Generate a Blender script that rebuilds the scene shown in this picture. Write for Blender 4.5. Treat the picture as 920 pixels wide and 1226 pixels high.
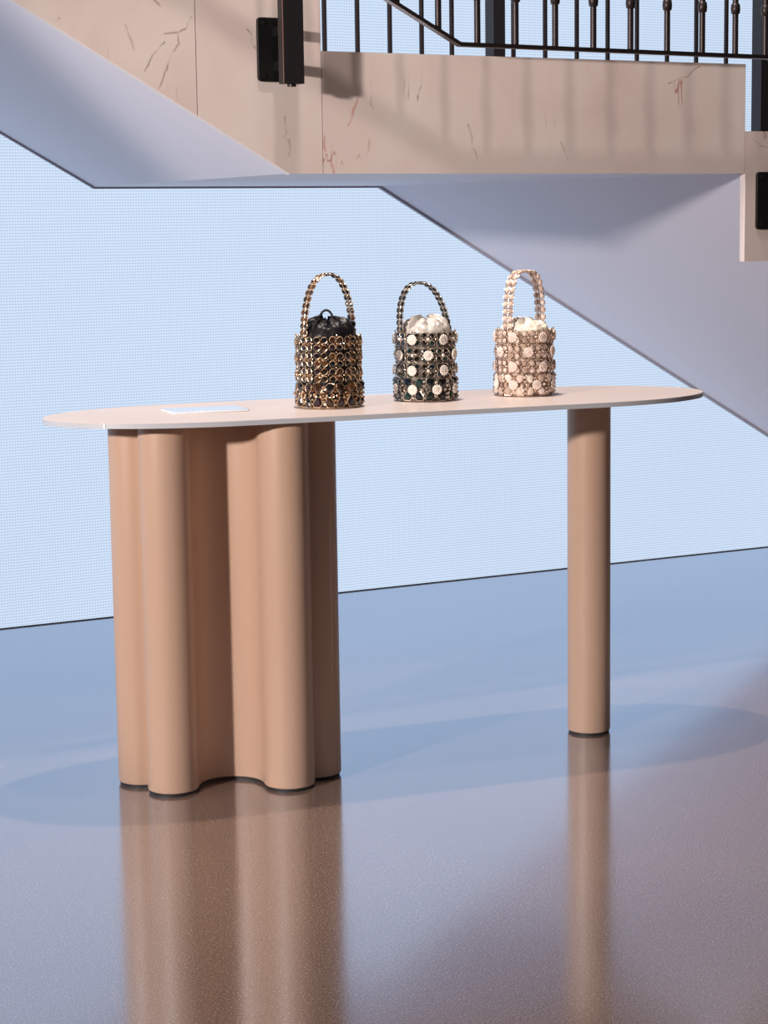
import bpy, bmesh, math, random
from mathutils import Vector, Matrix, noise as mnoise

# ------------------------------------------------------------------ clear
for o in list(bpy.data.objects):
    bpy.data.objects.remove(o, do_unlink=True)
S = bpy.context.scene
COL = S.collection
R = math.radians
PI = math.pi

# ------------------------------------------------------------------ camera (x along the screen wall, y towards it, origin under the table)
FPX = 2447.35
cd = bpy.data.cameras.new('camera')
cam = bpy.data.objects.new('camera', cd)
COL.objects.link(cam)
cr = Vector((0.88162837, -0.47174346, -0.01376664))
cu = Vector((0.07711553, 0.11521844, 0.99034232))
cf = Vector((0.46560134, 0.87417551, -0.13795859))
m = Matrix.Identity(4)
for i in range(3):
    m[i][0], m[i][1], m[i][2] = cr[i], cu[i], -cf[i]
m[0][3], m[1][3], m[2][3] = -2.4145, -4.4978, 1.3361
cam.matrix_world = m
cd.sensor_fit = 'HORIZONTAL'
cd.sensor_width = 36.0
cd.lens = 36.0 * FPX / 920.0
cd.clip_end = 100
S.camera = cam

# ------------------------------------------------------------------ world, lamps, exposure
S.view_settings.view_transform = 'Standard'
S.view_settings.look = 'None'
S.view_settings.gamma = 1.0
S.view_settings.use_curve_mapping = False
S.view_settings.exposure = 0.0

wd = bpy.data.worlds.new('hall_light')
S.world = wd
wd.use_nodes = True
bg = wd.node_tree.nodes['Background']
bg.inputs[0].default_value = (1.0, 0.93, 0.94, 1)
bg.inputs[1].default_value = 0.03


def lamp(name, loc, target, power, size, color):
    l = bpy.data.lights.new(name, 'AREA')
    l.shape = 'DISK'
    l.size = size
    l.energy = power
    l.color = color
    o = bpy.data.objects.new(name, l)
    COL.objects.link(o)
    o.location = loc
    d = Vector(target) - Vector(loc)
    o.rotation_euler = d.to_track_quat('-Z', 'Y').to_euler()
    return o


lamp('ceiling_spot', (0.0, 0.27, 5.0), (0, 0.27, 0), 180, 0.14, (1.0, 0.86, 0.76))
lamp('ceiling_spot.001', (-0.4, -0.65, 5.0), (-0.4, -0.65, 0), 60, 0.2, (1.0, 0.86, 0.76))
kl = bpy.data.lights.new('side_spot', 'SPOT')
kl.energy = 2440
kl.color = (1.0, 0.88, 0.80)
kl.shadow_soft_size = 0.15
kl.spot_size = R(24)
kl.spot_blend = 0.35
ko = bpy.data.objects.new('side_spot', kl)
COL.objects.link(ko)
ko.location = (-6.7, -3.1, 2.35)
ko.rotation_euler = (Vector((0.75, 0.05, 0.92)) - ko.location).to_track_quat('-Z', 'Y').to_euler()

# ------------------------------------------------------------------ materials


def mat(name, color=(.8, .8, .8), rough=.5, metal=0.0, spec=.5, **kw):
    mt = bpy.data.materials.new(name)
    mt.use_nodes = True
    b = mt.node_tree.nodes['Principled BSDF']
    b.inputs['Base Color'].default_value = (*color, 1)
    b.inputs['Roughness'].default_value = rough
    b.inputs['Metallic'].default_value = metal
    b.inputs['Specular IOR Level'].default_value = spec
    for k, v in kw.items():
        b.inputs[k].default_value = v
    return mt


class NT:
    def __init__(s, mt):
        s.t = mt.node_tree
        s.b = s.t.nodes.get('Principled BSDF')

    def n(s, typ, **kw):
        nd = s.t.nodes.new(typ)
        for k, v in kw.items():
            setattr(nd, k, v)
        return nd

    def l(s, a, b):
        s.t.links.new(a, b)

    def math(s, op, a, b=None, c=None):
        nd = s.n('ShaderNodeMath', operation=op)
        for i, v in enumerate((a, b, c)):
            if v is None:
                continue
            if isinstance(v, (int, float)):
                nd.inputs[i].default_value = v
            else:
                s.l(v, nd.inputs[i])
        return nd.outputs[0]

    def ramp(s, fac, stops, interp='LINEAR'):
        nd = s.n('ShaderNodeValToRGB')
        cr_ = nd.color_ramp
        cr_.interpolation = interp
        while len(cr_.elements) < len(stops):
            cr_.elements.new(0.5)
        for e, (p, c) in zip(cr_.elements, stops):
            e.position = p
            e.color = (*c, 1) if len(c) == 3 else c
        s.l(fac, nd.inputs[0])
        return nd.outputs[0]


def noise(N, vec, scale, detail=3, rough=.5, dist=0.0):
    nd = N.n('ShaderNodeTexNoise')
    nd.inputs['Scale'].default_value = scale
    nd.inputs['Detail'].default_value = detail
    nd.inputs['Roughness'].default_value = rough
    nd.inputs['Distortion'].default_value = dist
    N.l(vec, nd.inputs['Vector'])
    return nd.outputs['Fac']


def mix(N, fac, a, b, blend='MIX'):
    nd = N.n('ShaderNodeMix', data_type='RGBA', blend_type=blend)
    if isinstance(fac, (int, float)):
        nd.inputs[0].default_value = fac
    else:
        N.l(fac, nd.inputs[0])
    for i, v in ((6, a), (7, b)):
        if isinstance(v, tuple):
            nd.inputs[i].default_value = (*v, 1)
        else:
            N.l(v, nd.inputs[i])
    return nd.outputs[2]


def led_material():
    mt = bpy.data.materials.new('led_screen')
    mt.use_nodes = True
    N = NT(mt)
    t = N.t
    t.nodes.remove(N.b)
    tc = N.n('ShaderNodeTexCoord')
    sp = N.n('ShaderNodeSeparateXYZ')
    N.l(tc.outputs['Object'], sp.inputs[0])
    pitch = 0.0098

    def gap(c):
        fr = N.math('FRACT', N.math('DIVIDE', c, pitch))
        a = N.math('ABSOLUTE', N.math('SUBTRACT', fr, .5))       # .5 at the gap, 0 on the lamp
        mr = N.n('ShaderNodeMapRange', interpolation_type='SMOOTHSTEP')
        mr.inputs[1].default_value = .26
        mr.inputs[2].default_value = .5
        N.l(a, mr.inputs[0])
        return mr.outputs[0]
    gx, gz = gap(sp.outputs[0]), gap(sp.outputs[2])
    g = N.math('MAXIMUM', N.math('MULTIPLY', gx, .62), gz)
    big = noise(N, tc.outputs['Object'], .55, 2)
    lum = N.math('MULTIPLY_ADD', g, -.34, 1.08)
    lum = N.math('MULTIPLY', lum, N.math('MULTIPLY_ADD', big, .12, .95))
    em = N.n('ShaderNodeEmission')
    em.inputs[0].default_value = (.605, .735, .925, 1)
    N.l(lum, em.inputs[1])
    out = t.nodes['Material Output']
    N.l(em.outputs[0], out.inputs[0])
    return mt


def floor_material():
    mt = mat('polished_floor', (.2, .13, .09), .1)
    N = NT(mt)
    tc = N.n('ShaderNodeTexCoord')
    v = tc.outputs['Object']
    fine = noise(N, v, 260, 2, .65)
    grain = N.ramp(fine, [(.32, (.10, .062, .045)), (.46, (.23, .152, .115)), (.58, (.27, .18, .14)), (.68, (.62, .49, .41))])
    big = noise(N, v, 1.6, 3)
    tone = N.ramp(big, [(.3, (.90, .90, .90)), (.7, (1.08, 1.06, 1.05))])
    col = mix(N, 1.0, grain, tone, 'MULTIPLY')
    t = N.t
    t.nodes.remove(N.b)
    bp = N.n('ShaderNodeBump')
    bp.inputs['Strength'].default_value = .012
    bp.inputs['Distance'].default_value = .002
    N.l(fine, bp.inputs['Height'])
    df = N.n('ShaderNodeBsdfDiffuse')
    N.l(col, df.inputs['Color'])
    gl = N.n('ShaderNodeBsdfGlossy')
    gl.inputs['Color'].default_value = (.75, .855, 1.0, 1)
    smear = noise(N, v, 3.0, 3)
    N.l(N.math('MULTIPLY_ADD', smear, .05, .11), gl.inputs['Roughness'])
    N.l(bp.outputs[0], gl.inputs['Normal'])
    lw = N.n('ShaderNodeLayerWeight')
    lw.inputs[0].default_value = .5
    fr = N.math('MULTIPLY_ADD', N.math('POWER', lw.outputs['Facing'], 1.85), .98, .02)
    mx = N.n('ShaderNodeMixShader')
    N.l(fr, mx.inputs[0])
    N.l(df.outputs[0], mx.inputs[1])
    N.l(gl.outputs[0], mx.inputs[2])
    N.l(mx.outputs[0], t.nodes['Material Output'].inputs[0])
    return mt


VEINS = [
    ([[(-0.296, 1.881), (-0.318, 1.85), (-0.348, 1.837), (-0.378, 1.834)], [(-0.342, 1.837), (-0.34, 1.812), (-0.364, 1.769), (-0.384, 1.727), (-0.396, 1.701)], [(-0.377, 1.815), (-0.41, 1.781), (-0.432, 1.738)], [(-0.403, 1.919), (-0.388, 1.903)], [(-0.141, 1.854), (-0.129, 1.839), (-0.135, 1.822), (-0.121, 1.803)], [(-0.037, 1.63), (-0.036, 1.59), (-0.049, 1.569), (-0.029, 1.566), (-0.03, 1.529)], [(-0.664, 1.858), (-0.655, 1.864)], [(1.32, 1.797), (1.271, 1.762), (1.205, 1.742)]], (.22, .15, .13), .0036, .62),
    ([[(0.181, 1.681), (0.165, 1.646), (0.149, 1.61)], [(0.078, 1.587), (0.08, 1.543)], [(0.099, 1.503), (0.104, 1.485)]], (.52, .14, .11), .0050, .55),
    ([[(0.832, 1.57), (0.855, 1.523)], [(0.523, 1.614), (0.555, 1.522)], [(1.53, 1.575), (1.578, 1.556)], [(-0.483, 1.853), (-0.462, 1.792)]], (.42, .31, .27), .0045, .6),
]


def marble_material():
    mt = mat('pink_marble', (.68, .56, .49), .32, spec=.4)
    N = NT(mt)
    tc = N.n('ShaderNodeTexCoord')
    v = tc.outputs['Object']
    cloud = noise(N, v, 2.2, 4, .55, .6)
    base = N.ramp(cloud, [(.28, (.66, .54, .52)), (.5, (.73, .63, .605)), (.72, (.76, .69, .66))])
    # sparse short veins: thin level set of a warped noise, kept only in patches
    mp = N.n('ShaderNodeMapping')
    mp.inputs['Rotation'].default_value = (0, R(-38), 0)
    mp.inputs['Scale'].default_value = (3.0, 1.0, .55)
    N.l(v, mp.inputs[0])
    wv = noise(N, mp.outputs[0], 2.3, 4, .55, .5)
    thin = N.math('LESS_THAN', N.math('ABSOLUTE', N.math('SUBTRACT', wv, .5)), .0040)
    patch = noise(N, v, 6.5, 1)
    mr = N.n('ShaderNodeMapRange')
    mr.inputs[1].default_value = .60
    mr.inputs[2].default_value = .68
    N.l(patch, mr.inputs[0])
    vein = N.math('MULTIPLY', N.math('MULTIPLY', thin, mr.outputs[0]), .75)
    hue = N.ramp(noise(N, v, 1.7, 1), [(.42, (.27, .20, .17)), (.62, (.50, .17, .13))])
    col = mix(N, vein, base, hue)
    geo = N.n('ShaderNodeNewGeometry')
    wob = N.n('ShaderNodeTexNoise')
    wob.inputs['Scale'].default_value = 22
    wob.inputs['Detail'].default_value = 3
    N.l(geo.outputs['Position'], wob.inputs['Vector'])
    wsc = N.n('ShaderNodeVectorMath', operation='MULTIPLY_ADD')
    N.l(wob.outputs['Color'], wsc.inputs[0])
    wsc.inputs[1].default_value = (.022, 0, .022)
    N.l(geo.outputs['Position'], wsc.inputs[2])
    wsub = N.n('ShaderNodeVectorMath', operation='MULTIPLY_ADD')
    N.l(wsc.outputs[0], wsub.inputs[0])
    wsub.inputs[1].default_value = (1, 0, 1)
    wsub.inputs[2].default_value = (-.011, 0, -.011)
    for chains, tint, wid, amt in VEINS:
        best = None
        for ch in chains:
            for (xa, za), (xb, zb) in zip(ch[:-1], ch[1:]):
                # distance to a segment in the plane of the slab
                d_ = Vector((xb - xa, 0, zb - za))
                pa = N.n('ShaderNodeVectorMath', operation='SUBTRACT')
                N.l(wsub.outputs[0], pa.inputs[0])
                pa.inputs[1].default_value = (xa, 0, za)
                dt = N.n('ShaderNodeVectorMath', operation='DOT_PRODUCT')
                N.l(pa.outputs[0], dt.inputs[0])
                dt.inputs[1].default_value = d_ / d_.length_squared
                cl = N.n('ShaderNodeClamp')
                N.l(dt.outputs['Value'], cl.inputs[0])
                pr = N.n('ShaderNodeVectorMath', operation='MULTIPLY_ADD')
                N.l(cl.outputs[0], pr.inputs[0])
                pr.inputs[1].default_value = -d_
                N.l(pa.outputs[0], pr.inputs[2])
                ln = N.n('ShaderNodeVectorMath', operation='LENGTH')
                N.l(pr.outputs[0], ln.inputs[0])
                best = ln.outputs['Value'] if best is None else N.math('MINIMUM', best, ln.outputs['Value'])
        m2 = N.n('ShaderNodeMapRange')
        m2.inputs[1].default_value = wid
        m2.inputs[2].default_value = wid * .25
        N.l(best, m2.inputs[0])
        brk = N.ramp(noise(N, geo.outputs['Position'], 30, 2), [(.36, (.15, .15, .15)), (.56, (1, 1, 1))])
        col = mix(N, N.math('MULTIPLY', N.math('MULTIPLY', m2.outputs[0], brk), amt), col, tint)
    N.l(col, N.b.inputs['Base Color'])
    return mt


M = {}
M['led'] = led_material()
M['floor'] = floor_material()
M['marble'] = marble_material()
M['gap_black'] = mat('shadow_gap_black', (.012, .012, .016), .6)
M['screen_back'] = mat('screen_frame_black', (.02, .02, .025), .6)
M['soffit'] = mat('white_soffit_paint', (.79, .79, .92), .42)
M['soffit_edge'] = mat('grey_edge_trim', (.46, .46, .56), .5)
M['trim_white'] = mat('white_trim', (.84, .82, .86), .4)
M['iron'] = mat('dark_bronze_metal', (.035, .026, .027), .38, .6)
M['iron_post'] = mat('blackened_post_metal', (.020, .017, .020), .45, .3)
M['iron_black'] = mat('black_plate_metal', (.006, .006, .007), .55, 0.0, .25)
M['iron_highlight'] = mat('post_edge_highlight', (.30, .19, .15), .4, .6)  # lighter tone, stands in for the highlight on the post edges


def peach_material():
    mt = mat('peach_satin_lacquer', (.60, .40, .31), .36, spec=.45)
    N = NT(mt)
    tc = N.n('ShaderNodeTexCoord')
    mp = N.n('ShaderNodeMapping')
    mp.inputs['Scale'].default_value = (1, 1, .06)
    N.l(tc.outputs['Object'], mp.inputs[0])
    g = noise(N, mp.outputs[0], 14, 2)
    N.l(N.ramp(g, [(.3, (.490, .332, .250)), (.7, (.515, .350, .266))]), N.b.inputs['Base Color'])
    return mt


M['peach'] = peach_material()


def top_material():
    mt = mat('pale_peach_top', (.80, .64, .55), .38)
    N = NT(mt)
    tc = N.n('ShaderNodeTexCoord')
    g = noise(N, tc.outputs['Object'], 5, 3)
    N.l(N.ramp(g, [(.3, (.565, .495, .475)), (.7, (.60, .525, .50))]), N.b.inputs['Base Color'])
    return mt


M['top'] = top_material()
M['edge'] = mat('pale_edge_band', (.52, .54, .60), .35)
M['seam'] = mat('white_seam', (.9, .88, .87), .4)
M['acrylic'] = mat('clear_acrylic', (.78, .82, .88), .04, spec=.8, **{'IOR': 1.7, 'Coat Weight': 1.0, 'Coat Roughness': .03})

# ------------------------------------------------------------------ mesh helpers


def link(name, me, parent=None, loc=None, rot=None):
    o = bpy.data.objects.new(name, me)
    COL.objects.link(o)
    if parent is not None:
        o.parent = parent
    if loc is not None:
        o.location = loc
    if rot is not None:
        o.rotation_euler = rot
    return o


def finish(bm, name, mats, smooth=None):
    me = bpy.data.meshes.new(name)
    bmesh.ops.recalc_face_normals(bm, faces=bm.faces)
    bm.to_mesh(me)
    bm.free()
    for x in (mats if isinstance(mats, (list, tuple)) else [mats]):
        me.materials.append(x)
    if smooth is not None:
        for p in me.polygons:
            p.use_smooth = True
        me.set_sharp_from_angle(angle=R(smooth))
    return me


def tag(o, label=None, cat=None, group=None, kind=None):
    if label:
        o['label'] = label
    if cat:
        o['category'] = cat
    if group:
        o['group'] = group
    if kind:
        o['kind'] = kind
    return o


def empty(name, loc=(0, 0, 0), rz=0):
    o = bpy.data.objects.new(name, None)
    COL.objects.link(o)
    o.location = loc
    o.rotation_euler = (0, 0, rz)
    o.empty_display_size = .05
    return o


def box(bm, x0, x1, y0, y1, z0, z1, mi=0):
    vs = [bm.verts.new((x, y, z)) for z in (z0, z1) for x, y in ((x0, y0), (x1, y0), (x1, y1), (x0, y1))]
    for q in ((0, 3, 2, 1), (4, 5, 6, 7), (0, 1, 5, 4), (1, 2, 6, 5), (2, 3, 7, 6), (3, 0, 4, 7)):
        f = bm.faces.new([vs[i] for i in q])
        f.material_index = mi
    return vs


def bevel(bm, w, seg=2, ang=30):
    es = [e for e in bm.edges if e.is_manifold and e.calc_face_angle(0) > R(ang)]
    bmesh.ops.bevel(bm, geom=es, offset=w, segments=seg, affect='EDGES', profile=.5)


def prism_xz(bm, pts, y0, y1, mi=0):
    a = [bm.verts.new((x, y0, z)) for x, z in pts]
    b = [bm.verts.new((x, y1, z)) for x, z in pts]
    n = len(pts)
    fs = [bm.faces.new(a), bm.faces.new(list(reversed(b)))]
    for i in range(n):
        fs.append(bm.faces.new([a[i], b[i], b[(i + 1) % n], a[(i + 1) % n]]))
    for f in fs:
        f.material_index = mi


def prism_xy(bm, pts, z0, z1, mi=0, caps=True):
    a = [bm.verts.new((x, y, z0)) for x, y in pts]
    b = [bm.verts.new((x, y, z1)) for x, y in pts]
    n = len(pts)
    fs = []
    if caps:
        fs = [bm.faces.new(list(reversed(a))), bm.faces.new(b)]
    for i in range(n):
        fs.append(bm.faces.new([a[i], a[(i + 1) % n], b[(i + 1) % n], b[i]]))
    for f in fs:
        f.material_index = mi


def rot_to(d):
    return Vector(d).to_track_quat('Z', 'Y').to_matrix().to_4x4()


def tube(bm, p0, p1, r, seg=12, mi=0, r2=None):
    p0, p1 = Vector(p0), Vector(p1)
    mt = Matrix.Translation((p0 + p1) / 2) @ rot_to(p1 - p0)
    g = bmesh.ops.create_cone(bm, cap_ends=True, segments=seg, radius1=r, radius2=r if r2 is None else r2,
                              depth=(p1 - p0).length, matrix=mt)
    for v in g['verts']:
        for f in v.link_faces:
            f.material_index = mi


def sphere(bm, c, r, mi=0, sub=1, scale=(1, 1, 1)):
    mt = Matrix.Translation(c) @ Matrix.Diagonal((*scale, 1))
    g = bmesh.ops.create_icosphere(bm, subdivisions=sub, radius=r, matrix=mt)
    for v in g['verts']:
        for f in v.link_faces:
            f.material_index = mi


def sweep(bm, pts, r, seg=8, closed=False, mi=0):
    pts = [Vector(p) for p in pts]
    n = len(pts)
    rings = []
    nrm = None
    for i, p in enumerate(pts):
        a = pts[(i - 1) % n] if (closed or i > 0) else p
        b = pts[(i + 1) % n] if (closed or i < n - 1) else p
        t = (b - a).normalized()
        if nrm is None:
            nrm = t.orthogonal().normalized()
        nrm = (nrm - t * nrm.dot(t)).normalized()
        bn = t.cross(nrm)
        rings.append([bm.verts.new(p + (nrm * math.cos(2 * PI * k / seg) + bn * math.sin(2 * PI * k / seg)) * r) for k in range(seg)])
    cnt = n if closed else n - 1
    for i in range(cnt):
        A, B = rings[i], rings[(i + 1) % n]
        for k in range(seg):
            f = bm.faces.new([A[k], A[(k + 1) % seg], B[(k + 1) % seg], B[k]])
            f.material_index = mi
    if not closed:
        for rg in (rings[0], rings[-1]):
            f = bm.faces.new(rg)
            f.material_index = mi


# ------------------------------------------------------------------ floor and screen wall
bm = bmesh.new()
box(bm, -9, 9, -8, 2.6, -.12, 0)
o = link('floor', finish(bm, 'floor', M['floor']))
tag(o, 'polished brown terrazzo floor with fine speckles mirroring the screen wall', 'floor', kind='structure')

WY = 2.141
bm = bmesh.new()
box(bm, -8, 9, WY, WY + .10, .005, 4.6)
o = link('wall_back', finish(bm, 'wall_back', M['led']))
tag(o, 'pale blue lit video screen wall of fine lamp dots behind the stair', 'screen wall', kind='structure')
bm = bmesh.new()
box(bm, -8, 9, WY + .012, WY + .10, 0, .005)
o = link('baseboard_back', finish(bm, 'baseboard_back', M['gap_black']))
tag(o, 'thin black gap strip under the screen wall', 'baseboard', kind='structure')

# ------------------------------------------------------------------ staircase
YF, YB = .491, 2.0          # marble face and far edge
PT = .024                   # marble thickness
ZB, ZT = 1.4815, 1.804      # landing underside and top of landing marble
K0, K1 = -.028, 1.041       # where the underside bends
SL = .566
stair = empty('staircase', (0, 0, 0))
tag(stair, 'pale staircase with pinkish marble side panels and smooth white underside above the table', 'staircase')

pts = [(K0, ZB), (K1, ZB), (K1 + ZB / SL, 0.0)]
# treads back up: lower flight, landing, upper flight
rise, going = .1699, .30
lx = 1.42
low = []
x, z = lx, 1.76
steps = []
for k in range(10):
    z2 = z - rise
    if z2 < .0:
        break
    steps.append((x, z))
    steps.append((x, z2))
    x += going
    z = z2
bottom_end = K1 + ZB / SL
steps = [s for s in steps if s[0] < bottom_end + .35]
tail = steps[-1]
pts = [(K0, ZB), (K1, ZB), (bottom_end, 0.0), (tail[0] + going, 0.0), (tail[0] + going, tail[1])]
pts += list(reversed(steps))
x, z = .055, 1.76
pts.append((x, z))
for k in range(13):
    pts.append((x, z + rise))
    x -= going
    z += rise
    pts.append((x, z))
xe = x
pts.append((xe, ZB + (K0 - xe) * SL))
K1F = 1.4915                # the fold under the landing runs askew, further along on the marble side
pf = list(pts)
pf[1] = (K1F, ZB)
pf[2] = (K1F + ZB / SL, 0.0)
if pf[3][0] < pf[2][0]:
    pf[3] = (pf[2][0] + .02, 0.0)
bm = bmesh.new()
va = [bm.verts.new((x_, YF + PT, z_)) for x_, z_ in pf]
vb = [bm.verts.new((x_, YB, z_)) for x_, z_ in pts]
bm.faces.new(va)
bm.faces.new(list(reversed(vb)))
for i in range(len(pts)):
    j = (i + 1) % len(pts)
    bm.faces.new([va[i], vb[i], vb[j], va[j]])
link('stair_body', finish(bm, 'stair_body', M['soffit']), stair)

# dark edge trim along the far lower edge
bm = bmesh.new()
th = .0065


def strip(bm, poly, y0, y1, t, down=True):
    for (xa, za), (xb, zb_) in zip(poly[:-1], poly[1:]):
        prism_xz(bm, [(xa, za), (xb, zb_), (xb, zb_ - t), (xa, za - t)], y0, y1)


strip(bm, [(xe, ZB + (K0 - xe) * SL), (K0, ZB), (K1, ZB), (bottom_end - .05, .05 * SL)], YB - .012, YB + .004, th)
link('edge_trim', finish(bm, 'edge_trim', M['soffit_edge']), stair)

# marble side panels


def panel(pts, name='marble_panel'):
    cx = sum(p[0] for p in pts) / len(pts)
    cz = sum(p[1] for p in pts) / len(pts)
    bm = bmesh.new()
    prism_xz(bm, [(p[0] - cx, p[1] - cz) for p in pts], -PT, 0)
    bevel(bm, .0018, 2)
    return link(name, finish(bm, name, M['marble'], 35), stair, (cx, YF + PT, cz))


def sof(x):
    return ZB + max(0, K0 - x) * SL


g = .0012
panel([(-.29 + g, sof(-.29 + g)), (K0, ZB), (.072 - g, ZB), (.072 - g, 2.11), (-.29 + g, 2.315)])
panel([(-1.05 + g, sof(-1.05)), (-.29 - g, sof(-.29)), (-.29 - g, 2.315), (-1.05 + g, 2.745)])
panel([(xe, sof(xe)), (-1.05 - g, sof(-1.05)), (-1.05 - g, 2.745), (xe, sof(xe) + .69)])
panel([(.072 + g, ZB), (1.4915 - g, ZB), (1.4915 - g, ZT), (.072 + g, ZT)])
px, pt, pb = 1.4915, 1.607, 1.218
while pb > 0.0:
    panel([(px + g, pb), (px + .45 - g, pb), (px + .45 - g, pt), (px + g, pt)])
    px += .45
    pt -= .2545
    pb -= .2545
# thin white bead under the sloped panels
bm = bmesh.new()
for xa, xb in ((xe, K0),):
    prism_xz(bm, [(xa, sof(xa)), (xb, ZB), (xb, ZB - .0028), (xa, sof(xa) - .0028)], YF + .002, YF + PT)
link('white_bead', finish(bm, 'white_bead', M['trim_white']), stair)

# ------------------------------------------------------------------ railings


def baluster_mesh(h, r, collar, name):
    bm = bmesh.new()
    tube(bm, (0, 0, 0), (0, 0, h), r, 12)
    me = finish(bm, name, M['iron'], 40)
    cm = None
    if collar:
        bm = bmesh.new()
        prof = [(r, -.016), (r * 1.45, -.013), (r * 1.6, 0), (r * 1.45, .013), (r, .016)]
        n = 12
        rings = [[bm.verts.new((q * math.cos(2 * PI * k / n), q * math.sin(2 * PI * k / n), zz)) for k in range(n)] for q, zz in prof]
        for a, b in zip(rings[:-1], rings[1:]):
            for k in range(n):
                bm.faces.new([a[k], a[(k + 1) % n], b[(k + 1) % n], b[k]])
        cm = finish(bm, 'collar', M['iron'], 50)
    return me, cm


YR = .385
front = empty('stair_railing', (0, YR, 0))
tag(front, 'dark bronze railing with collared bars bolted to the marble face of the stair', 'railing')
rail_path = [(-3.2, 3.674), (.437, 1.823), (1.494, 1.816), (3.92, .552)]
RS = .51


def rail_z(x):
    for (xa, za), (xb, zb_) in zip(rail_path[:-1], rail_path[1:]):
        if x <= xb:
            return za + (zb_ - za) * (x - xa) / (xb - xa)
    return rail_path[-1][1]


def rail_mesh(path, dz, hw, hh, name):
    bm = bmesh.new()
    rows = []
    for i, (x, z) in enumerate(path):
        rows.append([bm.verts.new((x, y, z + dz + q)) for y, q in ((-hw, -hh), (hw, -hh), (hw, hh), (-hw, hh))])
    for a, b in zip(rows[:-1], rows[1:]):
        for k in range(4):
            bm.faces.new([a[k], a[(k + 1) % 4], b[(k + 1) % 4], b[k]])
    bm.faces.new(rows[0])
    bm.faces.new(rows[-1])
    bevel(bm, .0015, 1)
    return finish(bm, name, M['iron'], 40)


link('bottom_rail', rail_mesh(rail_path, 0, .012, .0055, 'bottom_rail'), front)
link('handrail', rail_mesh(rail_path, .86, .025, .02, 'handrail'), front)
bme, cme = baluster_mesh(.84, .0088, True, 'baluster')
x = -1.25
xs = [.245 - .126 * k for k in range(1, 27)] + [.245, .372, .494, .616, .745, .872, .998, 1.125, 1.249, 1.368, 1.478] + [1.478 + .126 * k for k in range(1, 19)]
for bx_ in xs:
    b = link('baluster', bme, front, (bx_, 0, rail_z(bx_) + .004))
    link('collar', cme, b, (0, 0, .130))


def side_post(xc, z0, z1):
    bm = bmesh.new()
    box(bm, xc - .0285, xc + .0285, -.017, .017, z0, z1)
    bevel(bm, .002, 1)
    p = link('post', finish(bm, 'post', M['iron_post'], 40), front)
    # slim lighter strip paints the highlight along the post's front edge, foot plug
    bm = bmesh.new()
    box(bm, xc - .0302, xc - .0282, -.0165, -.0135, z0 + .002, z1)
    link('edge_highlight', finish(bm, 'edge_highlight', M['iron_highlight']), p)
    bm = bmesh.new()
    tube(bm, (xc, 0, z0 - .007), (xc, 0, z0 + .002), .012, 14)
    link('foot_plug', finish(bm, 'foot_plug', M['iron'], 40), p)
    return p


def mount_plate(xc, zc, h):
    bm = bmesh.new()
    w = .060
    y1 = YF - YR
    box(bm, xc - w, xc + w, y1 - .010, y1 - .0004, zc - h / 2, zc + h / 2)
    es = [e for e in bm.edges if abs((e.verts[0].co - e.verts[1].co).y) > .005]
    bmesh.ops.bevel(bm, geom=es, offset=.010, segments=4, affect='EDGES', profile=.5)
    bevel(bm, .0015, 1, 50)
    p = link('mounting_plate', finish(bm, 'mounting_plate', M['iron_black'], 40), front)
    for sz in (-1, 1):
        bm = bmesh.new()
        box(bm, xc - .018, xc + .018, .0165, y1 - .009, zc + sz * h * .27 - .012, zc + sz * h * .27 + .012)
        link('bracket_arm', finish(bm, 'bracket_arm', M['iron_black'], 40), p)
    for sx in (-1, 1):
        for sz in (-1, 1):
            bm = bmesh.new()
            tube(bm, (xc + sx * .044, y1 - .013, zc + sz * (h / 2 - .014)), (xc + sx * .044, y1 - .009, zc + sz * (h / 2 - .014)), .006, 10)
            link('bolt', finish(bm, 'bolt', M['iron'], 40), p)


side_post(-.068, 1.708, 2.94)
mount_plate(-.058, 1.803, .165)
side_post(1.600, 1.300, 2.66)
mount_plate(1.591, 1.400, .172)
side_post(-1.545, 2.455, 3.70)
mount_plate(-1.535, 2.55, .165)
side_post(3.885, .007, 1.46)

YR2 = 2.05
rear = empty('stair_railing', (0, YR2, 0))
tag(rear, 'dark railing of thin plain bars between the stair and the screen wall', 'railing')
rail2 = [(-3.2, 3.451), (-.06, 1.80), (1.30, 1.80), (3.6, .50)]


def rail2_z(x):
    for (xa, za), (xb, zb_) in zip(rail2[:-1], rail2[1:]):
        if x <= xb:
            return za + (zb_ - za) * (x - xa) / (xb - xa)
    return rail2[-1][1]


link('bottom_rail', rail_mesh(rail2, 0, .012, .006, 'bottom_rail'), rear)
link('handrail', rail_mesh(rail2, 1.42, .025, .02, 'handrail'), rear)
bme2, _ = baluster_mesh(1.40, .0088, False, 'baluster')
for k in range(-33, 20):
    bx_ = 1.197 + .1280 * k if k <= 0 else None
    if k > 0:
        bx_ = [1.32, None, 1.578, 1.714, 1.852, 1.989, 2.121, 2.259, 2.395, 2.537, None, 2.80, 2.93, 3.06, 3.19, 3.32, 3.45, None, None][k - 1]
    if bx_ is None:
        continue
    bx_ = (bx_ + 2.4145) * 1.0155 - 2.4145
    link('baluster', bme2, rear, (bx_, 0, rail2_z(bx_) + .004))
for xc, wv in ((1.501, .0245), (2.706, .0215), (.0, .0245), (-1.5, .0245)):
    bm = bmesh.new()
    xc = (xc + 2.4145) * 1.0155 - 2.4145
    z0 = rail2_z(xc) - .16
    box(bm, xc - wv, xc + wv, -.03, .03, z0, rail2_z(xc) + 1.50)
    bevel(bm, .002, 1)
    link('post', finish(bm, 'post', M['iron_post'], 40), rear)

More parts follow.
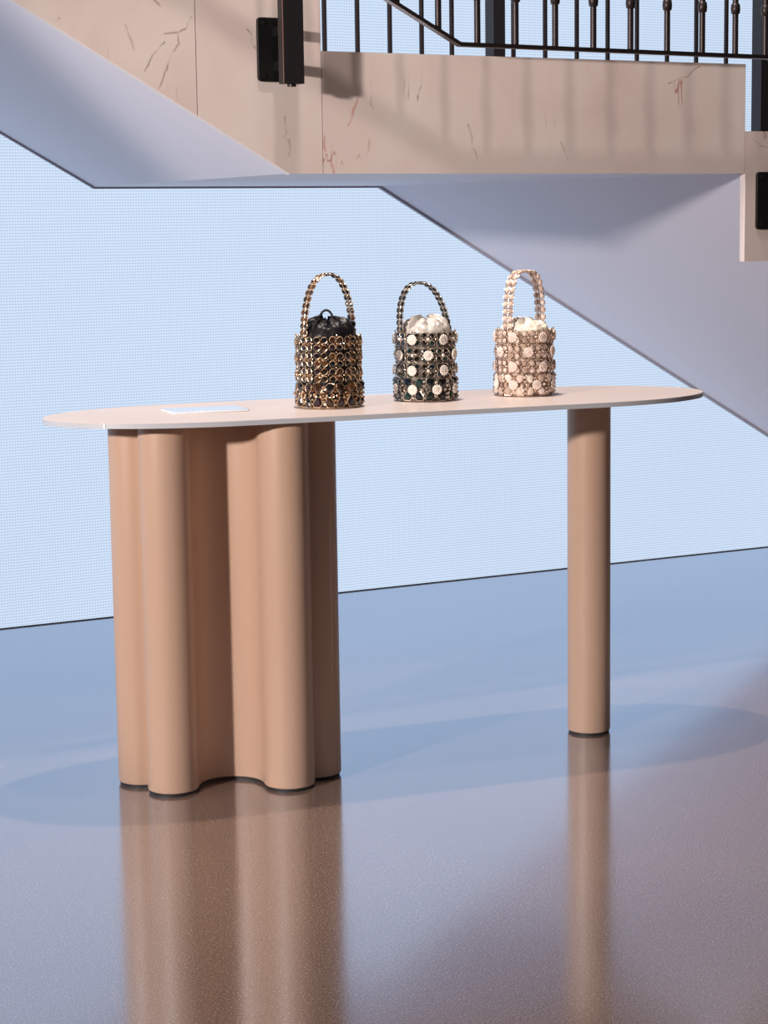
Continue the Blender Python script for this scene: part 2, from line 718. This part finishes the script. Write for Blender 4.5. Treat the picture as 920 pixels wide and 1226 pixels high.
# ------------------------------------------------------------------ table
TA = -.1124
TL, TW, TE = 1.7468, .532, .4148
TH, TT = .90, .0118
table = empty('display_table', (0, 0, 0), TA)
tag(table, 'long peach display table with rounded pale top, fluted base and single round leg', 'table')


def top_outline(inset, n=40):
    a, w, e = TL / 2 - inset, TW / 2 - inset, TE - inset
    p = []
    for i in range(n + 1):
        t = -PI / 2 + PI * i / n
        p.append((TL / 2 - TE + e * math.cos(t), w * math.sin(t)))
    for i in range(n + 1):
        t = -PI / 2 + PI * i / n
        p.append((-(TL / 2 - TE) - e * math.cos(t), -w * math.sin(t)))
    return p


bm = bmesh.new()
prism_xy(bm, top_outline(.0016), TH - TT + .0002, TH)
link('tabletop', finish(bm, 'tabletop', M['top'], 30), table)
bm = bmesh.new()
oo, ii = top_outline(0), top_outline(.0016)
n = len(oo)
za, zb_ = TH - TT, TH - .0005
ring = []
for P in (ii, oo):
    for zz in (za, zb_):
        ring.append([bm.verts.new((x, y, zz)) for x, y in P])
i0, i1, o0, o1 = ring
for k in range(n):
    j = (k + 1) % n
    for a, b in ((o0, o1), (o1, i1), (i1, i0), (i0, o0)):
        bm.faces.new([a[k], a[j], b[j], b[k]])
eb = link('edge_band', finish(bm, 'edge_band', M['edge'], 35), table)
# pale joint of the edge band near the rounded end
sx = -.772
q = (-(TL / 2 - TE) - sx) / TE
yy = -TW / 2 * math.sqrt(1 - q * q)
jt = math.atan2(TW / 2 * q, -TE * math.sqrt(1 - q * q))
bm = bmesh.new()
box(bm, -.002, .002, -.003, .0012, TH - TT, TH + .0003)
link('band_joint', finish(bm, 'band_joint', M['seam']), table, (sx, yy, 0), (0, 0, jt))

# fluted base: plan of six lobes with deep central hollows


def arc(c, r, a0, a1, n, ry=None):
    out = []
    for i in range(n):
        t = R(a0 + (a1 - a0) * i / n)
        out.append((c[0] + r * math.cos(t), c[1] + (r if ry is None else ry) * math.sin(t)))
    return out


def base_plan(sh=0.0):
    lx_, ly, lr = .140, .093, .062
    ex, er = .212, .062
    p = []
    p += arc((-lx_, -ly), lr, 146.3, 360, 30)
    p += arc((0, -ly), .078, 180, 0, 26)
    p += arc((lx_, -ly), lr, 180, 393.7, 30)
    p += arc((ex, 0), er, 250.8, 469.2, 26)
    p += arc((lx_, ly), lr, -33.7, 180, 30)
    p += arc((0, ly), .078, 360, 180, 22, .052)
    p += arc((-lx_, ly), lr, 0, 213.7, 30)
    p += arc((-ex, 0), er, 70.8, 289.2, 26)
    # light smoothing rounds the creases, then offset inwards by sh
    for _ in range(3):
        n_ = len(p)
        p = [((p[i - 1][0] + 2 * p[i][0] + p[(i + 1) % n_][0]) / 4, (p[i - 1][1] + 2 * p[i][1] + p[(i + 1) % n_][1]) / 4) for i in range(n_)]
    if sh:
        n_ = len(p)
        q_ = []
        for i in range(n_):
            tx, ty = p[(i + 1) % n_][0] - p[i - 1][0], p[(i + 1) % n_][1] - p[i - 1][1]
            l_ = math.hypot(tx, ty) or 1
            q_.append((p[i][0] - ty / l_ * sh, p[i][1] + tx / l_ * sh))
        p = q_
    return p


BZ = R(-22.0) - TA
ca, sa = math.cos(-TA), math.sin(-TA)
bc = (-.457, -.001)
bl = (bc[0] * ca - bc[1] * sa, bc[0] * sa + bc[1] * ca)      # into the table's own frame
bm = bmesh.new()
rows = []
for sh, zz in ((.004, .007), (.0012, .0080), (0, .011), (0, TH - TT)):
    rows.append([bm.verts.new((x, y, zz)) for x, y in base_plan(sh)])
n = len(rows[0])
for a, b in zip(rows[:-1], rows[1:]):
    for k in range(n):
        bm.faces.new([a[k], a[(k + 1) % n], b[(k + 1) % n], b[k]])
bm.faces.new(rows[0])
bm.faces.new(rows[-1])
bs = link('fluted_base', finish(bm, 'fluted_base', M['peach'], 50), table, (bl[0], bl[1], 0), (0, 0, BZ))
bm = bmesh.new()
prism_xy(bm, base_plan(.004), 0, .0072)
link('plinth', finish(bm, 'plinth', M['gap_black'], 50), bs)

LS, LR = .5606, .0564
bm = bmesh.new()
rows = []
for rr, zz in ((LR - .003, .006), (LR - .0008, .007), (LR, .010), (LR, TH - TT)):
    rows.append([bm.verts.new((rr * math.cos(2 * PI * k / 64), rr * math.sin(2 * PI * k / 64), zz)) for k in range(64)])
for a, b in zip(rows[:-1], rows[1:]):
    for k in range(64):
        bm.faces.new([a[k], a[(k + 1) % 64], b[(k + 1) % 64], b[k]])
bm.faces.new(rows[0])
bm.faces.new(rows[-1])
lg = link('leg', finish(bm, 'leg', M['peach'], 50), table, (LS, 0, 0))
bm = bmesh.new()
tube(bm, (0, 0, 0), (0, 0, .0065), LR - .003, 48)
link('plinth', finish(bm, 'plinth', M['gap_black'], 50), lg)

# clear glossy plate lying on the top
plate = empty('acrylic_plate', (-.467, .078, TH), R(-6))
tag(plate, 'clear glossy acrylic plate lying flat on the table top beside the gold bag', 'plate')
bm = bmesh.new()
box(bm, -.095, .095, -.062, .062, 0, .005)
es = [e for e in bm.edges if abs((e.verts[0].co - e.verts[1].co).z) > .003]
bmesh.ops.bevel(bm, geom=es, offset=.004, segments=3, affect='EDGES')
bevel(bm, .0008, 1, 60)
link('plate_body', finish(bm, 'plate_body', M['acrylic'], 40), plate)

# ------------------------------------------------------------------ beaded bags


def gem_mat(name, cols, rough=.08, metal=0.0, spec=.7):
    mt = mat(name, cols[0], rough, metal, spec)
    N = NT(mt)
    oi = N.n('ShaderNodeObjectInfo')
    geo = N.n('ShaderNodeNewGeometry')
    wn = N.n('ShaderNodeTexWhiteNoise', noise_dimensions='2D')
    cb = N.n('ShaderNodeCombineXYZ')
    N.l(oi.outputs['Random'], cb.inputs[0])
    N.l(geo.outputs['Random Per Island'], cb.inputs[1])
    N.l(cb.outputs[0], wn.inputs['Vector'])
    k = len(cols)
    N.l(N.ramp(wn.outputs['Value'], [(i / k, c) for i, c in enumerate(cols)], 'CONSTANT'), N.b.inputs['Base Color'])
    return mt


def gem(bm, c, r, d, mi, n=7, rot=0.0, sx=1.0):
    """cut stone on the plane y=c.y, table facing -y"""
    rings = []
    for q, yy in ((1.0, 0.0), (.92, -.45 * d), (.5, -d)):
        rings.append([bm.verts.new((c[0] + sx * q * r * math.cos(rot + 2 * PI * k / n), c[1] + yy, c[2] + q * r * math.sin(rot + 2 * PI * k / n))) for k in range(n)])
    for a, b in zip(rings[:-1], rings[1:]):
        for k in range(n):
            f = bm.faces.new([a[k], a[(k + 1) % n], b[(k + 1) % n], b[k]])
            f.material_index = mi
    f = bm.faces.new(rings[-1])
    f.material_index = mi
    f = bm.faces.new(list(reversed(rings[0])))
    f.material_index = mi


def ring_xz(bm, c, r, t, mi, n=14, s=5):
    sweep(bm, [(c[0] + r * math.cos(2 * PI * k / n), c[1], c[2] + r * math.sin(2 * PI * k / n)) for k in range(n)], t, s, True, mi)


def rosette(bm, c, r, mi, mi2):
    n = 24
    prof = [(1.0, 0.0), (1.0, -.0022), (.80, -.0036), (.62, -.0030), (.40, -.0038), (.0, -.0032)]
    rings = []
    for j, (q, yy) in enumerate(prof[:-1]):
        rg = []
        for k in range(n):
            w = 1 + (.075 * math.cos(12 * 2 * PI * k / n) if j < 2 else 0)
            dy = -.0007 * math.cos(12 * 2 * PI * k / n) if j in (2, 3) else 0
            rg.append(bm.verts.new((c[0] + q * w * r * math.cos(2 * PI * k / n), c[1] + yy + dy, c[2] + q * w * r * math.sin(2 * PI * k / n))))
        rings.append(rg)
    for a, b in zip(rings[:-1], rings[1:]):
        for k in range(n):
            f = bm.faces.new([a[k], a[(k + 1) % n], b[(k + 1) % n], b[k]])
            f.material_index = mi
    f = bm.faces.new(rings[-1])
    f.material_index = mi
    for k in range(5):
        t = 2 * PI * k / 5
        sphere(bm, (c[0] + .3 * r * math.cos(t), c[1] - .004, c[2] + .3 * r * math.sin(t)), r * .09, mi2, 1)
    sphere(bm, (c[0], c[1] - .004, c[2]), r * .13, mi, 1)


def flower_mesh(name, style, mats, cell):
    """square flower of four ringed stones; 0 metal, 1 stone, 2 rosette or pearl, 3 accent"""
    bm = bmesh.new()
    d = cell * .243
    for sx_ in (-1, 1):
        for sz in (-1, 1):
            c = (sx_ * d, 0, sz * d)
            ring_xz(bm, c, cell * .208, .0012, 0)
            gem(bm, (c[0], .0006, c[2]), cell * .172, .0022, 1, 8, .3)
    # links to the neighbours
    for sx_, sz in ((1, 0), (0, 1)):
        sphere(bm, (sx_ * cell * .5, -.001, sz * cell * .5), .0026, 0, 1)
    for sx_, sz in ((1, 0), (-1, 0), (0, 1), (0, -1)):
        sphere(bm, (sx_ * cell * .25, -.0025, sz * cell * .25), .0021, 3, 1)
    if style == 'rosette':
        rosette(bm, (0, -.0042, 0), .0127, 2, 0)
    elif style == 'pearl':
        sphere(bm, (0, -.0032, 0), .0044, 2, 2)
        for sx_ in (-1, 1):
            for sz in (-1, 1):
                sphere(bm, (sx_ * .0062, -.0045, sz * .0062), .0015, 0, 1)
    else:                                   # small raised metal flower
        for k in range(6):
            t = 2 * PI * k / 6
            gem(bm, (.0050 * math.cos(t), -.0030, .0050 * math.sin(t)), .0024, .0018, 3 if k % 2 else 0, 6)
        sphere(bm, (0, -.0046, 0), .0021, 2, 1)
    return finish(bm, name, mats)


def petal_mesh(name, style, mats, w, h):
    """bottom row: four large kite stones in wire around a centre"""
    bm = bmesh.new()
    for sx_ in (-1, 1):
        for sz in (-1, 1):
            P = [(.15 * w, .10 * h), (.30 * w, .08 * h), (.45 * w, .28 * h), (.445 * w, .46 * h), (.20 * w, .475 * h), (.07 * w, .34 * h)]
            P = [(sx_ * a, sz * b) for a, b in P]
            cx, cz = sum(a for a, b in P) / 6, sum(b for a, b in P) / 6
            sweep(bm, [(cx + (a - cx) * 1.08, 0, cz + (b - cz) * 1.08) for a, b in P], .0012, 5, True, 0)
            rg = [[bm.verts.new((cx + (a - cx) * q, yy, cz + (b - cz) * q)) for a, b in P] for q, yy in ((.96, 0.001), (.86, -.0020), (.45, -.0045))]
            for A, B in zip(rg[:-1], rg[1:]):
                for k in range(6):
                    f = bm.faces.new([A[k], A[(k + 1) % 6], B[(k + 1) % 6], B[k]])
                    f.material_index = 1
            f = bm.faces.new(rg[-1])
            f.material_index = 1
            f = bm.faces.new(list(reversed(rg[0])))
            f.material_index = 1
    for sx_ in (-1, 1):                     # small stones along the joints
        for k in (-.36, -.18, .18, .36):
            gem(bm, (sx_ * .5 * w, -.001, k * h), .0036, .002, 3, 6)
        gem(bm, (sx_ * .40 * w, -.002, 0), .0036, .0024, 3, 7)
        ring_xz(bm, (sx_ * .40 * w, -.001, 0), .0044, .0010, 0, 12)
    for sz in (-1, 1):
        gem(bm, (0, -.001, sz * .30 * h), .0044, .0024, 3, 7)
        ring_xz(bm, (0, -.0005, sz * .30 * h), .0052, .0010, 0, 12)
    if style == 'rosette':
        rosette(bm, (0, -.0045, 0), .0127, 2, 0)
    else:
        for k in range(7):
            t = 2 * PI * k / 7
            gem(bm, (.0078 * math.cos(t), -.0042, .0078 * math.sin(t)), .0040, .0022, 3 if k % 2 else 0, 6)
        sphere(bm, (0, -.007, 0), .0032, 2, 1)
    return finish(bm, name, mats)


def link_mesh(name, mats, w, k_=1.0):
    """one link of the handle: two ringed stones side by side (x across the strap, z along it, -y outwards)"""
    bm = bmesh.new()
    for s_ in (-1, 1):
        ring_xz(bm, (s_ * w * .5, 0, 0), .0064 * k_, .0014, 0, 12)
        gem(bm, (s_ * w * .5, -.0004, 0), .0054 * k_, .0034, 1, 7)
        gem(bm, (s_ * w * .5, .0004, 0), .0054 * k_, -.0034, 1, 7)
    sphere(bm, (0, -.002, 0), .0030, 3, 1)
    sphere(bm, (0, -.001, .0068), .0024, 0, 1)
    return finish(bm, name, mats)


def make_bag(name, loc, rz, Rb, Hb, label, mats, styles, ncol, nrow, npet, petal_style, hphi, ha, hh, hn, lean, liner, body_liner, gather, seed, drawstring=None, hexp=(.85, .9), hscale=1.12):
    rnd = random.Random(seed)
    bag = empty(name, loc, rz)
    tag(bag, label, 'handbag', 'beaded bucket bags on the table')
    cell = 2 * PI * Rb / ncol
    ph = Hb - nrow * cell - .002                  # height left for the bottom row
    # lining cylinder behind the beadwork
    bm = bmesh.new()
    n = 48
    prof = [(Rb - .012, .002), (Rb - .004, .006), (Rb - .0035, .02), (Rb - .0035, Hb - .012), (Rb - .010, Hb - .012)]
    rg = [[bm.verts.new((q * math.cos(2 * PI * k / n), q * math.sin(2 * PI * k / n), zz)) for k in range(n)] for q, zz in prof]
    for a, b in zip(rg[:-1], rg[1:]):
        for k in range(n):
            bm.faces.new([a[k], a[(k + 1) % n], b[(k + 1) % n], b[k]])
    bm.faces.new(list(reversed(rg[0])))
    link('lining_body', finish(bm, 'lining_body', body_liner, 50), bag)
    # base hoop
    bm = bmesh.new()
    sweep(bm, [((Rb - .003) * math.cos(2 * PI * k / 40), (Rb - .003) * math.sin(2 * PI * k / 40), .0027) for k in range(40)], .0027, 6, True)
    link('base_hoop', finish(bm, 'base_hoop', mats[0], 50), bag)
    fm = [flower_mesh('bead_flower', s_, mats, cell) for s_ in styles]
    for j in range(nrow):
        for i in range(ncol):
            t = 2 * PI * i / ncol
            me = fm[(i + j) % len(fm)]
            z_ = Hb - cell * (j + .5)
            rr = Rb + rnd.uniform(-.0006, .0012)
            o_ = link('bead_flower', me, bag, (rr * math.cos(t), rr * math.sin(t), z_ + rnd.uniform(-.0008, .0008)),
                      (rnd.uniform(-.08, .08), rnd.uniform(-.05, .05), t + PI / 2 + rnd.uniform(-.06, .06)))
    pw = 2 * PI * Rb / npet
    pm = petal_mesh('stone_flower', petal_style, mats, pw, ph)
    for i in range(npet):
        t = 2 * PI * (i + .35) / npet
        rr = Rb + .0005
        link('stone_flower', pm, bag, (rr * math.cos(t), rr * math.sin(t), ph / 2 + .003),
             (rnd.uniform(-.05, .05), rnd.uniform(-.04, .04), t + PI / 2))
    # gathered fabric
    bm = bmesh.new()
    nt, nr = 120, 20
    rows_ = []
    npuff = 8
    cuts = sorted((2 * PI * (i + rnd.uniform(-.28, .28)) / npuff) % (2 * PI) for i in range(npuff))
    hts = [rnd.uniform(.72, 1.08) for _ in range(npuff)]

    def puff(t):
        for i in range(npuff):
            a_, b_ = cuts[i], cuts[(i + 1) % npuff]
            if b_ <= a_:
                b_ += 2 * PI
            tt = t if t >= a_ else t + 2 * PI
            if a_ <= tt < b_:
                q_ = (tt - a_) / (b_ - a_)
                return math.sin(q_ * PI) ** .55, hts[i], q_
        return 0, 1, 0
    for j in range(nr):
        u = j / (nr - 1)
        ph_ = u * R(88)
        row = []
        for k in range(nt):
            t = 2 * PI * k / nt
            pf_, ht_, q_ = puff(t)
            nz = mnoise.noise(Vector((math.cos(t) * 2.3, math.sin(t) * 2.3, u * 3 + seed)))
            n2 = mnoise.noise(Vector((math.cos(t) * 6, math.sin(t) * 6, u * 6 + seed)))
            rad = (Rb - .009) * max(.05, math.cos(ph_)) ** .55
            zz = gather * math.sin(ph_) ** .85
            w_ = min(1, u * 1.6)
            rad *= 1 - .17 * w_ * (1 - pf_)
            zz *= 1 - .30 * w_ * (1 - pf_) * (1 - .4 * u)
            zz *= 1 + (ht_ - 1) * w_ * (1 - .6 * max(0, u - .7) / .3)
            zz += .008 * nz * w_ + .0035 * n2 * w_
            rad += .004 * n2 * w_
            row.append(bm.verts.new((rad * math.cos(t), rad * math.sin(t), Hb - .012 + zz)))
        rows_.append(row)
    for a, b in zip(rows_[:-1], rows_[1:]):
        for k in range(nt):
            bm.faces.new([a[k], a[(k + 1) % nt], b[(k + 1) % nt], b[k]])
    gl = link('gathered_lining', finish(bm, 'gathered_lining', liner, 70), bag)
    if drawstring:
        bm = bmesh.new()
        pth = []
        for k in range(17):
            t = PI * k / 16
            pth.append((-.004 - .0175 * math.cos(t), -.01, Hb + gather - .026 + .030 * math.sin(t)))
        sweep(bm, pth, .0029, 8)
        link('drawstring', finish(bm, 'drawstring', drawstring, 60), gl, None, (0, 0, -rz - R(28)))
    # handle
    hd_pts = []
    K = 80
    for k in range(K + 1):
        t = PI * k / K
        cx = math.copysign(abs(math.cos(t)) ** hexp[0], math.cos(t))
        px_ = -ha * cx
        pz_ = Hb - .018 + hh * math.sin(t) ** hexp[1]
        px_ += lean * (math.sin(t))
        hd_pts.append(Vector((px_ * math.cos(hphi), px_ * math.sin(hphi), pz_)))
    bm = bmesh.new()
    sweep(bm, hd_pts[::2], .0020, 6)
    hd = link('handle', finish(bm, 'handle', mats[0], 60), bag)
    side = Vector((-math.sin(hphi), math.cos(hphi), 0))
    L = [0]
    for a, b in zip(hd_pts[:-1], hd_pts[1:]):
        L.append(L[-1] + (b - a).length)
    lm = link_mesh('handle_link', mats, .0140 * hscale, hscale)
    for i in range(hn):
        s_ = L[-1] * (i + .5) / hn
        k = max(j for j in range(K) if L[j] <= s_)
        f_ = (s_ - L[k]) / (L[k + 1] - L[k])
        p = hd_pts[k].lerp(hd_pts[k + 1], f_)
        tz = (hd_pts[k + 1] - hd_pts[k]).normalized()
        out = side.cross(tz).normalized()         # faces away from the bag
        if out.dot(p - Vector((0, 0, Hb))) < 0:
            out = -out
        ty = -out
        tx = ty.cross(tz)
        mt = Matrix((tx, ty, tz)).transposed()
        link('handle_link', lm, hd, p, mt.to_euler())
    return bag


gold = mat('antique_gold', (.80, .60, .42), .30, 1.0)
champ = mat('champagne_metal', (.62, .52, .43), .30, 1.0)
rose = mat('rose_gold', (.80, .62, .51), .30, 1.0)
amber = gem_mat('amber_stones', [(.016, .008, .006), (.045, .018, .009), (.09, .038, .014), (.010, .008, .010), (.028, .012, .018), (.02, .010, .007), (.008, .008, .012)])
gold_acc = gem_mat('gold_accents', [(.42, .24, .12), (.60, .38, .20), (.16, .07, .04), (.60, .42, .28), (.30, .13, .06)], .15, .6)
gold_pearl = mat('bronze_pearl', (.60, .36, .20), .2, .7)
green = gem_mat('dark_green_stones', [(.006, .012, .013), (.009, .006, .005), (.008, .030, .026), (.006, .013, .028), (.014, .009, .007), (.005, .008, .011)])
silver_acc = gem_mat('smoke_accents', [(.36, .31, .27), (.50, .44, .39), (.20, .17, .15), (.10, .09, .09), (.60, .52, .46)], .18, .3)
ivory = mat('ivory_resin', (.86, .80, .74), .35)
crystal = gem_mat('pale_crystals', [(.74, .59, .51), (.64, .49, .41), (.84, .72, .64), (.50, .37, .30), (.78, .64, .58)], .06, 0, .9)
rose_acc = gem_mat('blush_accents', [(.66, .50, .42), (.52, .36, .28), (.80, .68, .60), (.40, .28, .22)], .12, .25)
blush = mat('blush_resin', (.80, .66, .60), .3)
black_satin = mat('black_satin', (.007, .006, .008), .42, spec=.3)
navy_cord = mat('navy_cord', (.010, .014, .030), .5)
silver_satin = mat('silver_satin', (.62, .58, .55), .34, .12)
grey_net = mat('grey_net', (.20, .175, .155), .5)
cream_net = mat('beige_net', (.48, .36, .29), .5)
cream_satin = mat('cream_satin', (.86, .79, .70), .36)

make_bag('beaded_handbag', (-.163, .008, TH), R(-20), .079, .177,
         'gold beaded bucket bag with dark amber stones and black gathered lining', [gold, amber, gold_pearl, gold_acc],
         ['metal', 'metal'], 13, 3, 9, 'metal', R(28), .073, .165, 24, 0.0, black_satin, black_satin, .056, 3, navy_cord)
make_bag('beaded_handbag', (.122, .030, TH), R(-24), .0745, .176,
         'dark green and silver beaded bucket bag dotted with ivory rosettes', [champ, green, ivory, silver_acc],
         ['rosette', 'pearl'], 12, 3, 8, 'rosette', R(27), .072, .138, 22, -.018, silver_satin, grey_net, .052, 11)
make_bag('beaded_handbag', (.404, .008, TH), R(-24), .0725, .172,
         'pale blush crystal beaded bucket bag with cream lining', [rose, crystal, blush, rose_acc],
         ['rosette', 'metal'], 12, 3, 8, 'rosette', R(42), .066, .165, 22, 0.0, cream_satin, cream_net, .040, 23, None, (.55, .75), 1.28)
